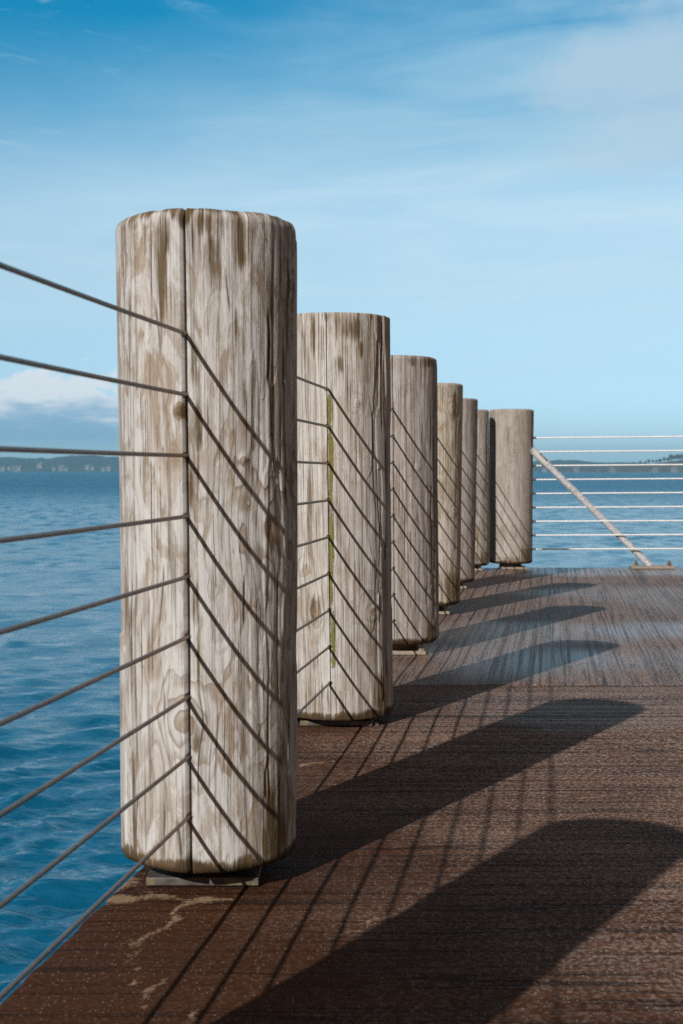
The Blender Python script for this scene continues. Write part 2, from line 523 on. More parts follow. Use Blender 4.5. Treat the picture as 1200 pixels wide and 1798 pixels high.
# ------------------------------------------------------------------ the deck
def seg_dist(X, Y, pts):
    dmin = np.full(X.shape, 1e9)
    for (x0, y0), (x1, y1) in zip(pts[:-1], pts[1:]):
        dx, dy = x1 - x0, y1 - y0
        t = np.clip(((X - x0) * dx + (Y - y0) * dy) / (dx * dx + dy * dy), 0, 1)
        dmin = np.minimum(dmin, np.hypot(X - x0 - t * dx, Y - y0 - t * dy))
    return dmin

CRACKS = [
    [(345, 1572), (325, 1588), (309, 1600), (307, 1613), (272, 1635), (243, 1651), (236, 1666), (226, 1682), (242, 1700), (236, 1722)],
    [(286, 1716), (262, 1748), (255, 1770)],
    [(582, 1284), (568, 1302), (576, 1312), (562, 1318)],
    [(604, 1320), (588, 1332), (556, 1336), (530, 1344)],
    [(742, 1576), (700, 1604), (640, 1622), (600, 1640)],
    [(1060, 1208), (1010, 1222), (930, 1214)],
    [(1200, 1400), (1120, 1392), (1020, 1404), (930, 1386)],
    [(360, 1760), (330, 1790)],
]
SMEARS = [[(196, 1574), (240, 1571), (300, 1573)], [(205, 1556), (232, 1540)], [(320, 1578), (400, 1580)]]
def deck_slab(name, y0, y1, mat, seed, wet):
    us = np.concatenate([[0.0, 0.003, 0.008, 0.014], np.arange(0.022, 1.0, 0.010), np.arange(1.0, 3.0, 0.04), np.arange(3.0, 9.01, 0.5)])
    ymid = np.arange(max(y0, 1.7), min(y1, 4.8), 0.010) if y0 < 1.7 else np.arange(y0 + 0.02, y1, 0.045)
    head = np.arange(y0 + 0.1, 1.6, 0.3) if y0 < 1.7 else np.array([])
    ys = np.unique(np.round(np.concatenate([[y0, y0 + 0.004, y0 + 0.01], head, ymid, [y1 - 0.01, y1 - 0.004, y1]]), 5))
    U, Y = np.meshgrid(us, ys)
    X = edge_x(Y) + U
    Z = 0.0015 * vnoise(X * 3, Y * 3, 0 * X, seed) + 0.0006 * vnoise(X * 17, Y * 17, 0 * X, seed + 1)
    Z = Z - 0.0018
    drop = np.zeros_like(Z)
    for dist in (U, Y - y0, y1 - Y):
        q = np.clip(1 - dist / 0.0101, 0, 1)
        drop = np.maximum(drop, 0.008 * (1 - np.sqrt(np.maximum(0, 1 - q * q))))
    Z = Z - drop
    X = X + np.where(U < 0.02, 0.003 * vnoise(X * 0, Y * 22, 0 * X, seed + 5), 0)
    dep = np.zeros_like(X)
    for c in CRACKS + SMEARS:
        pts = [ground(*p) for p in c]
        w = 0.0062 + 0.0035 * vnoise(X * 30, Y * 14, 0 * X, 31) if c in CRACKS else 0.022 + 0.008 * vnoise(X * 30, Y * 14, 0 * X, 33)
        jx = X + 0.010 * vnoise(X * 40, Y * 25, 0 * X, 12); jy = Y + 0.02 * vnoise(X * 40, Y * 25, 0 * X, 13)
        dd = seg_dist(jx, jy, pts)
        dep = np.maximum(dep, np.exp(-(dd / np.maximum(w, 0.003)) ** 2) * (0.80 + 0.25 * vnoise(X * 30, Y * 18, 0 * X, 14)))
    wv = np.zeros_like(X)
    for (cx, cy, rx, ry, amt) in wet:
        q = ((X - cx) / rx) ** 2 + ((Y - cy) / ry) ** 2 + 0.8 * vnoise(X * 1.7, Y * 1.1, 0 * X, 21) + 0.4 * vnoise(X * 5, Y * 2.4, 0 * X, 22)
        wv = np.maximum(wv, amt * smoothstep(1.25, 0.1, q))
    verts = np.stack([X, Y, Z], -1).reshape(-1, 3)
    nu, nv = len(us), len(ys)
    f = grid_faces(nu, nv)
    # skirts down to the underside
    ring = list(range(nu)) + [j * nu + nu - 1 for j in range(1, nv)] + [(nv - 1) * nu + i for i in range(nu - 2, -1, -1)] + [j * nu for j in range(nv - 2, 0, -1)]
    low = verts[ring].copy(); low[:, 2] = -0.22
    n0 = len(verts)
    k = len(ring)
    sk = np.array([[ring[(i + 1) % k], ring[i], n0 + i, n0 + (i + 1) % k] for i in range(k)])
    allv = np.concatenate([verts, low])
    me = mesh_np(name, allv, np.concatenate([f, sk]))
    fx = np.zeros((len(allv), 3), np.float32)
    fx[:n0, 0] = dep.ravel(); fx[:n0, 1] = wv.ravel()
    set_vec_attr(me, 'fx', fx)
    return tag(link(name, me, mat), kind='structure')

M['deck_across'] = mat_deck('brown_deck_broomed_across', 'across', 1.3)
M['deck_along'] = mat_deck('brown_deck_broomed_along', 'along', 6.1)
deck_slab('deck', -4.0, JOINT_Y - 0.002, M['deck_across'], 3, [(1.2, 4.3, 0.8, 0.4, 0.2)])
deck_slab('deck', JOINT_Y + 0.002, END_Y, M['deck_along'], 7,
          [(1.9, 6.3, 1.35, 0.55, 1.0), (1.8, 5.35, 1.2, 0.55, 0.85), (0.75, 5.4, 0.60, 0.55, 0.85), (0.9, 6.1, 0.5, 0.5, 0.7), (3.0, 8.0, 2.0, 1.2, 0.5), (2.4, 10.1, 2.0, 0.75, 0.9)])

# ------------------------------------------------------------------ the posts
def piling_mesh(name, xb, xt, rb, rt, zb, zt, nth, nz, seed, kerf=(0.0025, 0.02, 0.0), holes=(), knots=(), cracks=(), stains=(), moss=(),
                bev_top=(0.02, 0.016), bev_bot=(0.016, 0.018), flake=0.0, lump=0.004, layer=None, topband=0.0, rim=0.0):
    rm = 0.5 * (rb + rt)
    hw = kerf[0] / rm
    th = np.linspace(-math.pi, math.pi, nth, endpoint=False)
    if kerf[1] > 0:
        th = th[np.abs(th) > hw * 1.9]
        th = np.sort(np.concatenate([th, [-hw * 1.7, -hw * 1.15, -hw * 0.95, -hw * 0.4, hw * 0.4, hw * 0.95, hw * 1.15, hw * 1.7]]))
    nth = len(th)
    zz = np.concatenate([np.linspace(0, bev_bot[1], 9)[:-1], np.linspace(bev_bot[1], (zt - zb) - bev_top[1], nz), (zt - zb) - bev_top[1] * (1 - np.sin(np.linspace(0, math.pi / 2, 9)[1:]))])
    T, Zl = np.meshgrid(th, zz)
    Z = Zl + zb
    f = Zl / (zt - zb)
    R0 = rb + (rt - rb) * f
    cx, sx = np.cos(T), np.sin(T)
    gx, gy = sx * rm, -cx * rm
    nz3 = lambda a, c, s: vnoise(gx * a + 50, gy * a + 50, Z * c + 20, seed * 17 + s)
    dR = lump * nz3(6, 1.4, 1) + 0.0011 * nz3(45, 3, 2) + 0.0006 * nz3(120, 7, 3)
    ang = lambda t0: (np.mod(T - t0 + math.pi, 2 * math.pi) - math.pi)
    # flaking outer layer
    if flake > 0:
        fl = nz3(38, 5, 4) + 0.5 * nz3(90, 9, 5)
        wgt = smoothstep(0.55, 0.95, T)
        dR = dR + flake * wgt * (smoothstep(0.02, 0.10, fl) - 0.5)
        dR = dR - 1.3 * flake * smoothstep(0.35, 0.8, T) * smoothstep(0.30, 0.55, np.abs(nz3(34, 2.6, 15)))
    if layer:      # a sliver of the outer layer still clinging to one side
        dR = dR + layer[3] * smoothstep(layer[0] - 0.02, layer[0], T + 0.02 * nz3(20, 14, 16)) * smoothstep(layer[1] + 0.02, layer[1], T + 0.03 * nz3(20, 9, 17)) * smoothstep(layer[2] + 0.004, layer[2] - 0.004, Z + 0.01 * nz3(60, 3, 18))
    # knots
    K = np.zeros_like(T); core = np.zeros_like(T); du = np.zeros_like(T)
    for (t0, z0, r, st) in knots:
        a = ang(t0) * rm; bz = (Z - z0) * 0.82
        rho = np.sqrt(a * a + bz * bz)
        wob = 1 + 0.15 * vnoise(a * 60 + 9, bz * 60 + 9, 0 * a, seed + 60)
        K = K + st * np.exp(-(rho * wob / (2.0 * r)) ** 1.3) * 1.6
        core = np.maximum(core, st * smoothstep(0.62 * r, 0.25 * r, rho * wob))
        dR = dR + 0.0035 * np.exp(-(rho / (1.3 * r)) ** 2) - 0.0022 * st * min(1.0, r / 0.03) * np.exp(-(rho / (0.30 * r)) ** 2)
        du = du - a * 0.55 * np.exp(-(rho / (1.5 * r)) ** 2)
    # cracks
    crk = np.zeros_like(T)
    for (t0, z0, z1, w, dep) in cracks:
        jit = 0.006 * vnoise(0 * T, 0 * T, Z * 9 + t0 * 40, seed + 70)
        win = smoothstep(z0, z0 + 0.03, Z) * smoothstep(z1, z1 - 0.03, Z) * (0.35 + 0.65 * smoothstep(-0.35, 0.1, vnoise(0 * T + t0 * 9, 0 * T, Z * 16, seed + 71)))
        a = ang(t0) * rm + jit
        q = np.exp(-(a / (1.45 * w)) ** 2) * win
        crk = np.maximum(crk, q); dR = dR - dep * q
    # saw kerf
    if kerf[1] > 0:
        inside = (np.abs(T) < hw * 1.05)
        zlim = smoothstep(kerf[2], kerf[2] + 0.02, Z)
        dR = np.where(inside, dR - kerf[1] * zlim, dR)
        crk = np.where(inside, np.maximum(crk, zlim), crk)
    hol = np.zeros_like(T)
    for z0 in holes:
        rho = np.hypot(T * rm, Z - z0)
        q = np.exp(-(rho / 0.0048) ** 4)
        hol = np.maximum(hol, q)
    dR = dR - 0.012 * hol
    crk = np.maximum(crk, hol)
    stn = np.zeros_like(T)
    for (t0, z0, wm, hz, amt) in stains:
        a = ang(t0) * rm
        stn = np.maximum(stn, amt * np.exp(-(np.abs(a) / wm) ** 3) * np.exp(-(np.abs(Z - z0) / hz) ** 3))
    stn = np.maximum(stn, topband * smoothstep(0.035, 0.004, (zt - Z) - 0.02 * nz3(40, 10, 8)))
    stn = np.maximum(stn, smoothstep(0.034, 0.014, (Z - zb) - 0.014 * nz3(30, 10, 9)))  # foot stain, strengthened to paint in the chamfer's shade
    mos = np.zeros_like(T)
    for (t0, t1, z0, z1, amt) in moss:
        jl = 0.02 * nz3(0.0, 26, 10); 
        mos = np.maximum(mos, amt * smoothstep(t0 - 0.03, t0 + 0.02, T + jl) * smoothstep(t1 + 0.035, t1 - 0.03, T + jl * 1.4) * smoothstep(z0 - 0.02, z0 + 0.05, Z) * smoothstep(z1 + 0.01, z1 - 0.01, Z))
    # bevels
    qt = np.clip(1 - (zt - Z) / bev_top[1], 0, 1)
    qb = np.clip(1 - Zl / bev_bot[1], 0, 1)
    irr = 1 + 0.45 * nz3(14, 4, 11) + 0.25 * nz3(60, 12, 12)
    ins = bev_top[0] * (1 - np.sqrt(1 - np.minimum(qt, 1) ** 2)) * irr + bev_bot[0] * (1 - np.sqrt(1 - np.minimum(qb, 1) ** 2)) * irr
    Rr = R0 + dR - ins
    drift = xb + (xt - xb) * f - xb
    X = Rr * (sx * SIDE.x - cx * ROW.x) + drift
    Y = Rr * (sx * SIDE.y - cx * ROW.y)
    Zw = Z + 0.0
    verts = [np.stack([X, Y, Zw], -1).reshape(-1, 3)]
    nv = len(zz)
    faces = [grid_faces(nth, nv, True)]
    gu = T + du / rm
    grain = [np.stack([np.sin(gu) * rm, -np.cos(gu) * rm, Z], -1).reshape(-1, 3)]
    fx = [np.stack([K, np.clip(core, 0, 1), np.clip(crk, 0, 1)], -1).reshape(-1, 3)]
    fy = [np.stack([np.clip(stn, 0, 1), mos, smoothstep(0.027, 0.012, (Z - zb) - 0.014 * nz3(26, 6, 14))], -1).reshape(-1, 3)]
    # end caps: concentric rings closing to the middle
    def cap(row, zc, flip, base):
        ring = np.arange(nth) + row * nth
        src = verts[0][ring]
        cen = np.array([src[:, 0].mean(), src[:, 1].mean(), zc])
        prev = ring
        out_v, out_f = [], []
        n = base
        for s in (0.8, 0.55, 0.3, 0.1, 0.004):
            v = cen + (src - cen) * s; v[:, 2] = zc + 0.002 * (vnoise(v[:, 0] * 40, v[:, 1] * 40, v[:, 2] * 0, seed + 90))
            idx = np.arange(nth) + n; n += nth
            a, b2 = prev, np.roll(prev, -1); c2, d2 = np.roll(idx, -1), idx
            q = np.stack([a, b2, c2, d2], -1)
            out_f.append(q[:, ::-1] if flip else q)
            out_v.append(v); prev = idx
        return np.concatenate(out_v), np.concatenate(out_f), n
    base = nth * nv
    v1, f1, base = cap(nv - 1, zt, False, base)
    v2, f2, base = cap(0, zb, True, base)
    extra = len(v1) + len(v2)
    V = np.concatenate([verts[0], v1, v2]); Fc = np.concatenate([faces[0], f1, f2])
    me = mesh_np(name, V, Fc)
    pad = lambda a, fill: np.concatenate([a[0], np.tile(np.array(fill, dtype=np.float64), (extra, 1))])
    gv = np.concatenate([grain[0], np.concatenate([v1, v2])])
    set_vec_attr(me, 'grain', gv)
    set_vec_attr(me, 'fx', pad(fx, (0, 0, 0)))
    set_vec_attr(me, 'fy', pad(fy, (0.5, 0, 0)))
    return me

HZ = [0.936 - 0.1005 * i for i in range(9)]       # the nine cable heights at the first post
G_POST = 'round timber posts along the deck edge'

# position of a mark on the first post: from photo pixel to (angle from the drilled side, height)
def m1(px, py):
    xc = 363 + (py - 370) / 1170 * 8
    rp = 159 - (py - 370) / 1170 * 5
    s = max(-0.985, min(0.985, (px - xc) / rp))
    t = math.asin(s)
    dd = 2.505 - 0.155 * math.cos(t)
    return t + R(13.4), H - (py - HOR) * dd / F
def m2(px, py):
    xc = 588 + (py - 552) / 716 * 8
    s = max(-0.985, min(0.985, (px - xc) / 97.0))
    t = math.asin(s)
    dd = 4.03 - 0.155 * math.cos(t)
    return t + R(8.6), H - (py - HOR) * dd / F
def marks_crack(fn, px, y0, y1, w, dep):
    t, za = fn(px, y0); _, zb_ = fn(px, y1)
    return (t, min(za, zb_), max(za, zb_), w, dep)
def marks_stain(fn, px, y0, y1, wpx, amt, scale):
    t, za = fn(px, y0); _, zb_ = fn(px, y1)
    return (t, (za + zb_) / 2, wpx * scale * 1.45, abs(za - zb_) / 2 * 1.1, amt)

P1_KNOTS = [(*m1(474, 925), 0.044, 1.0), (*m1(330, 1270), 0.026, 0.9), (*m1(318, 722), 0.010, 0.3), (*m1(510, 500), 0.014, 0.8), (*m1(425, 806), 0.005, 0.25)]
P1_CRACKS = [marks_crack(m1, 237, 500, 1540, 0.0016, 0.005), marks_crack(m1, 234, 900, 1480, 0.0020, 0.005), marks_crack(m1, 283, 520, 640, 0.0011, 0.003), marks_crack(m1, 288, 980, 1280, 0.0010, 0.002),
             marks_crack(m1, 290, 1400, 1530, 0.0016, 0.004), marks_crack(m1, 318, 1430, 1530, 0.0014, 0.004), marks_crack(m1, 470, 520, 690, 0.0014, 0.0025), marks_crack(m1, 476, 640, 860, 0.0012, 0.0025),
             marks_crack(m1, 500, 560, 900, 0.0014, 0.0025), marks_crack(m1, 470, 1190, 1420, 0.0012, 0.0025), marks_crack(m1, 488, 1000, 1260, 0.0011, 0.0025), marks_crack(m1, 493, 380, 560, 0.0012, 0.0025),
             marks_crack(m1, 430, 1000, 1120, 0.0010, 0.003), marks_crack(m1, 508, 1200, 1460, 0.0012, 0.0025), marks_crack(m1, 221, 380, 700, 0.0012, 0.003), marks_crack(m1, 400, 470, 560, 0.0009, 0.002), marks_crack(m1, 470, 540, 680, 0.0016, 0.004), marks_crack(m1, 492, 700, 830, 0.0015, 0.004), marks_crack(m1, 484, 780, 850, 0.0012, 0.003),
             marks_crack(m1, 462, 1330, 1420, 0.0014, 0.003), marks_crack(m1, 433, 790, 840, 0.0010, 0.003), marks_crack(m1, 360, 740, 800, 0.0010, 0.003), marks_crack(m1, 452, 640, 700, 0.0010, 0.002),
             marks_crack(m1, 225, 380, 520, 0.0014, 0.003), marks_crack(m1, 296, 400, 470, 0.0010, 0.002)]
P1_STAINS = [marks_stain(m1, 287, 372, 600, 11, 1.0, 0.00095), marks_stain(m1, 222, 380, 460, 8, 0.8, 0.00095), marks_stain(m1, 300, 370, 460, 6, 0.7, 0.00095), marks_stain(m1, 428, 372, 480, 13, 0.9, 0.00095),
             marks_stain(m1, 395, 372, 440, 8, 0.8, 0.00095), marks_stain(m1, 472, 372, 780, 7, 0.9, 0.00095), marks_stain(m1, 500, 380, 900, 9, 0.55, 0.00095), marks_stain(m1, 342, 590, 690, 8, 0.8, 0.00095), marks_stain(m1, 346, 700, 800, 9, 0.9, 0.00095),
             marks_stain(m1, 340, 810, 900, 9, 0.8, 0.00095), marks_stain(m1, 345, 1010, 1110, 8, 0.9, 0.00095), marks_stain(m1, 345, 1230, 1330, 8, 0.7, 0.00095), marks_stain(m1, 478, 1360, 1530, 24, 1.0, 0.00095),
             marks_stain(m1, 240, 1330, 1530, 7, 0.9, 0.00095), marks_stain(m1, 225, 880, 1240, 7, 0.7, 0.00095), marks_stain(m1, 474, 930, 975, 6, 1.0, 0.00095), marks_stain(m1, 420, 560, 640, 8, 0.6, 0.00095), marks_stain(m1, 490, 1120, 1400, 10, 0.7, 0.00095), marks_stain(m1, 514, 380, 1500, 12, 0.5, 0.00095), marks_stain(m1, 486, 1000, 1300, 7, 0.45, 0.00095), marks_stain(m1, 428, 430, 470, 6, 1.0, 0.00095), marks_stain(m1, 318, 710, 734, 7, 0.9, 0.00095), marks_stain(m1, 330, 800, 1500, 12, 0.45, 0.00095), marks_stain(m1, 372, 372, 520, 22, 0.45, 0.00095), marks_stain(m1, 440, 372, 620, 26, 0.40, 0.00095),
             marks_stain(m1, 490, 1420, 1535, 16, 1.0, 0.00095), marks_stain(m1, 462, 1450, 1530, 8, 1.0, 0.00095), marks_stain(m1, 505, 400, 640, 6, 0.9, 0.00095), marks_stain(m1, 470, 560, 700, 5, 1.0, 0.00095),
             marks_stain(m1, 232, 480, 700, 4, 0.8, 0.00095), marks_stain(m1, 233, 1050, 1180, 6, 0.9, 0.00095), marks_stain(m1, 262, 380, 470, 5, 0.6, 0.00095), marks_stain(m1, 360, 372, 420, 12, 0.8, 0.00095),
             marks_stain(m1, 412, 540, 610, 7, 0.75, 0.00095), marks_stain(m1, 428, 660, 720, 6, 0.6, 0.00095), marks_stain(m1, 347, 600, 1510, 5, 0.55, 0.00095), marks_stain(m1, 328, 590, 1510, 4, 0.5, 0.00095)]
P2_KNOTS = [(*m2(655, 1075), 0.020, 0.9), (*m2(556, 1075), 0.020, 0.7), (*m2(628, 708), 0.007, 0.9), (*m2(540, 1000), 0.02, 0.3)]
P2_CRACKS = [marks_crack(m2, 585, 582, 596, 0.0016, 0.004), marks_crack(m2, 640, 580, 592, 0.0016, 0.004), marks_crack(m2, 584, 625, 640, 0.0018, 0.004), marks_crack(m2, 669, 560, 760, 0.0022, 0.005), marks_crack(m2, 676, 700, 1200, 0.0024, 0.005),
             marks_crack(m2, 664, 800, 1100, 0.0012, 0.003), marks_crack(m2, 680, 560, 900, 0.002, 0.004), marks_crack(m2, 673, 1130, 1240, 0.002, 0.004), marks_crack(m2, 600, 640, 655, 0.001, 0.003), marks_crack(m2, 539, 600, 900, 0.0008, 0.002)]
P2_STAINS = [marks_stain(m2, 552, 552, 640, 5, 0.9, 0.0015), marks_stain(m2, 534, 560, 680, 4, 0.8, 0.0015), marks_stain(m2, 610, 552, 600, 22, 0.8, 0.0015), marks_stain(m2, 598, 620, 660, 3, 1.0, 0.0015), marks_stain(m2, 634, 600, 632, 3, 1.0, 0.0015),
             marks_stain(m2, 662, 580, 720, 4, 0.9, 0.0015), marks_stain(m2, 556, 1040, 1110, 18, 0.85, 0.0015), marks_stain(m2, 555, 1110, 1250, 5, 0.6, 0.0015), marks_stain(m2, 672, 1180, 1255, 14, 1.0, 0.0015), marks_stain(m2, 612, 790, 840, 8, 0.4, 0.0015), marks_stain(m2, 585, 690, 1220, 12, 0.45, 0.0015),
             marks_stain(m2, 560, 1200, 1262, 40, 0.6, 0.0015)]
mk = lambda ts, z0, z1, w, a: (ts, (z0 + z1) / 2, w, (z1 - z0) / 2 * 1.1, a)
POSTS = [
    # label, material, x bottom, x top, y, r bottom, r top, z bottom, z top, columns, rows, options
    dict(label='tall foreground timber post, split down its front and blotched pale and brown', mat='near', xb=-.2298, xt=-.2378, y=2.505, rb=.1535, rt=.1585, zb=.036, zt=1.143, nth=620, nz=760, seed=1,
         o=dict(kerf=(.0043, .04, 0.0), knots=P1_KNOTS, cracks=P1_CRACKS, stains=P1_STAINS, bev_top=(.026, .020), bev_bot=(.013, .016), flake=.0018, topband=.85, layer=(-1.5, -.96, .425, .0034)), plate='plate', ps=.192, dz=0),
    dict(label='second timber post, sawn flat on top with a green moss stripe below its split', mat='second', xb=-.0065, xt=-.0194, y=4.03, rb=.154, rt=.1545, zb=.023, zt=1.140, nth=520, nz=640, seed=2,
         o=dict(kerf=(.0014, .02, 0.0), knots=P2_KNOTS, cracks=P2_CRACKS, stains=P2_STAINS, moss=[(0.0, .085, .145, .925, 1.0), (-0.01, .05, .10, .2, .55), (-.30, -.27, .99, 1.10, .5)], bev_top=(.004, .004), bev_bot=(.006, .008), flake=.0022, lump=.003, topband=.4), plate='plate', ps=.2, dz=-.006),
    dict(label='third timber post from the camera, dull brown-grey with a chamfered foot', mat='third', xb=.225, xt=.216, y=5.56, rb=.155, rt=.155, zb=.041, zt=1.148, nth=300, nz=360, seed=3,
         o=dict(kerf=(.0014, .02, 0.0), knots=[(.95, .28, .016, .6), (.62, .72, .01, .6)], cracks=[(1.1, .2, 1.0, .002, .004), (.7, .85, .95, .0015, .003), (1.25, .3, .9, .002, .004)], stains=[mk(1.0, 1.1, 1.15, .04, 1.0), mk(.5, 1.1, 1.15, .02, .8), mk(1.1, .05, .12, .05, .9)], moss=[(-.2, .9, .035, .052, .8)], bev_top=(.018, .014), bev_bot=(.028, .03), flake=.0015), plate='white_plate', ps=.215, dz=.004),
    dict(label='fourth timber post from the camera, honey coloured and greenish at its foot', mat='fourth', xb=.440, xt=.4515, y=7.09, rb=.154, rt=.155, zb=.043, zt=1.138, nth=220, nz=260, seed=4,
         o=dict(kerf=(.0014, .02, 0.0), knots=[(.8, 1.02, .022, .8), (.9, .5, .015, .7)], cracks=[(1.0, .3, 1.0, .002, .004)], stains=[mk(.85, .95, 1.1, .02, 1.0), mk(.9, .04, .22, .10, .9), mk(.6, .5, .9, .01, .7)], moss=[(.5, 1.2, .05, .10, .45)], bev_top=(.014, .012), bev_bot=(.02, .025)), plate='white_plate', ps=.20, dz=0),
    dict(label='fifth timber post from the camera, narrow dull strip showing between two others', mat='fifth', xb=.659, xt=.672, y=8.62, rb=.150, rt=.153, zb=.038, zt=1.141, nth=180, nz=200, seed=5,
         o=dict(kerf=(.0014, .02, 0.0), knots=[(1.0, .42, .02, .7)], cracks=[(1.1, .2, 1.0, .002, .004)], stains=[mk(1.0, .3, .5, .02, .8), mk(.9, 1.05, 1.15, .05, .6)], bev_top=(.014, .012), bev_bot=(.02, .02)), plate='white_plate', ps=.20, dz=0),
    dict(label='sixth timber post from the camera, partly shaded and pressed against the corner post', mat='sixth', xb=.905, xt=.898, y=10.15, rb=.152, rt=.151, zb=.033, zt=1.140, nth=160, nz=180, seed=6,
         o=dict(kerf=(.0014, .02, 0.0), cracks=[(1.15, .4, 1.05, .003, .005), (1.0, .2, .7, .002, .004)], stains=[mk(.8, .04, .14, .08, .9), mk(1.1, .7, 1.0, .02, .6)], bev_top=(.016, .014), bev_bot=(.03, .028)), plate='white_plate', ps=.20, dz=0),
]
posts = []
root0 = None
for i, P in enumerate(POSTS):
    root = empty('timber_post', (P['xb'], P['y'], 0), P['label'], 'post', G_POST)
    holes = [h + P['dz'] for h in HZ]
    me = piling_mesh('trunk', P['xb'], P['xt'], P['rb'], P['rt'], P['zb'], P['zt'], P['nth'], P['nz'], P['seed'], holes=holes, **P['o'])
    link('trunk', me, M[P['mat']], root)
    ps = P['ps']; th = .014
    rz = 0.0
    b = MB(); b.box((-.008, 0, th / 2 + .001), (ps, ps, th), rz, .002)
    b.build('base_plate', M[P['plate']], root)
    b = MB(); b.cyl((0, 0, th), (0, 0, P['zb'] + .004), .075, n=28)
    b.build('pedestal', M['rusty'], root, smooth=True)
    if i >= 2:
        for sx in (-1, 1):
            b = MB(); bx, by = -.008 + sx * (ps / 2 - .018), -ps / 2 + .020
            b.cyl((bx, by, th), (bx, by, P['zb'] + .006), .006, n=10)
            b.cyl((bx, by, th), (bx, by, th + .010), .013, n=6)
            b.cyl((bx, by, P['zb'] - .010), (bx, by, P['zb'] + .003), .013, n=6)
            b.build('bolt', M['white_plate'], root)
    posts.append(root)
# the two posts nearer than the frame: only their shadows and the cables they carry are seen
copy_thing(posts[2], (-.461, .975, 0), 'timber post beside the camera whose broad shadow crosses the lower right of the deck')
copy_thing(posts[3], (-.688, -.555, 0), 'timber post behind the camera at the end of the cable row')

# corner post
cz = 10.31
root = empty('corner_post', (1.226, cz, 0), 'plain tan corner post standing where the cable row meets the end railing', 'post', G_POST)
me = piling_mesh('trunk', 1.229, 1.234, .156, .160, .039, 1.149, 240, 260, 9, kerf=(.001, 0, 0), holes=(),
                 knots=[(.10, .86, .016, .7), (.15, .26, .02, .8), (.25, 1.10, .008, .8)], cracks=[(-.1, .8, 1.0, .0012, .002)],
                 stains=[mk(.9, .04, .16, .08, .9), mk(.3, .04, .10, .16, .7), mk(-.05, 1.0, 1.15, .03, .35)], moss=[(.7, 1.2, .04, .09, .4)], bev_top=(.016, .016), bev_bot=(.022, .018), lump=.002)
link('trunk', me, M['corner'], root)
b = MB(); b.box((.018, -.01, .008), (.185, .2, .014), 0, .002); b.build('base_plate', M['white_plate'], root)
b = MB(); b.cyl((0, 0, .014), (0, 0, .045), .08, n=28); b.build('pedestal', M['rusty'], root, smooth=True)
CORNER = root

# pebbles by the second
def blob(name, c, s, seed, mat, parent=None, sub=3, amp=.25):
    bm = bmesh.new()
    bmesh.ops.create_icosphere(bm, subdivisions=sub, radius=1.0)
    co = np.array([v.co[:] for v in bm.verts])
    n = 1 + amp * vnoise(co[:, 0] * 1.6 + 5, co[:, 1] * 1.6 + 5, co[:, 2] * 1.6 + 5, seed) + amp * .4 * vnoise(co[:, 0] * 4 + 5, co[:, 1] * 4, co[:, 2] * 4, seed + 1)
    for v, k in zip(bm.verts, n): v.co = Vector((v.co.x * s[0] * k, v.co.y * s[1] * k, v.co.z * s[2] * k))
    me = bpy.data.meshes.new(name); bm.to_mesh(me); bm.free()
    for p in me.polygons: p.use_smooth = True
    return link(name, me, mat, parent, c)
for k, (px, py, s, lb) in enumerate([(648, 1271, .010, 'pale grey pebble lying at the foot of the second post'), (661, 1273, .006, 'smaller tan pebble just right of the grey one by the second post'), (532, 1274, .006, 'little pebble at the far left foot of the second post, by the first post')]):
    q = ground(px, py)
    tag(blob('pebble', (q[0], q[1], s * .55), (s * 1.35, s, s * .8), 40 + k, M['pebble'], amp=.3), lb, 'pebble', 'pebbles at the foot of the second post')

# ------------------------------------------------------------------ cables
order = ['topmost', 'second', 'third', 'fourth', 'middle', 'sixth', 'seventh', 'eighth', 'lowest']
for i, h in enumerate(HZ):
    pts = []
    nodes = [(-.688 , -.70, h + .004), (-.461, .975, h), (-.234, 2.505, h), (-.013, 4.03, h - .006), (.220, 5.56, h + .004), (.446, 7.09, h), (.665, 8.62, h), (.902, 10.15, h)]
    for (a, b2) in zip(nodes[:-1], nodes[1:]):
        for t in np.linspace(0, 1, 8, endpoint=False):
            s = 4 * t * (1 - t) * -.0015
            pts.append((a[0] + (b2[0] - a[0]) * t, a[1] + (b2[1] - a[1]) * t, a[2] + (b2[2] - a[2]) * t + s))
    pts.append(nodes[-1])
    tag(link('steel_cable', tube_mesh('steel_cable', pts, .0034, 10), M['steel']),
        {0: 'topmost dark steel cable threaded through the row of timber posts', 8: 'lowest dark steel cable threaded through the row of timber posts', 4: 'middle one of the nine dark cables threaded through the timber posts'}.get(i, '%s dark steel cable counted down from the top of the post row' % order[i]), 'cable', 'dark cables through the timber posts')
EX = 2.86
for i, h in enumerate(HZ):
    z = h + .008
    y = cz - .03
    root = empty('railing_cable', (1.30, y, z), {0: 'topmost bright steel cable of the end railing, against the sky', 8: 'lowest bright steel cable of the end railing, just above the deck', 4: 'middle one of the nine bright cables of the end railing'}.get(i, '%s bright steel cable counted down from the top of the end railing' % order[i]), 'cable', 'bright cables of the end railing')
    lift = .012
    pts = [(t * (EX - 1.30), -.10 * t, lift * t) for t in np.linspace(0, 1, 12)]
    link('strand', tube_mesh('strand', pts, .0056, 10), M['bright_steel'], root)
    b = MB(); b.cyl((.055, -.003, .0), (.105, -.0065, .001), .0075, n=12); b.build('end_fitting', M['plate'], root, smooth=True)
copy_thing(posts[4], (EX + .02, cz - .13, 0), 'timber post of the end railing just past the right frame edge')

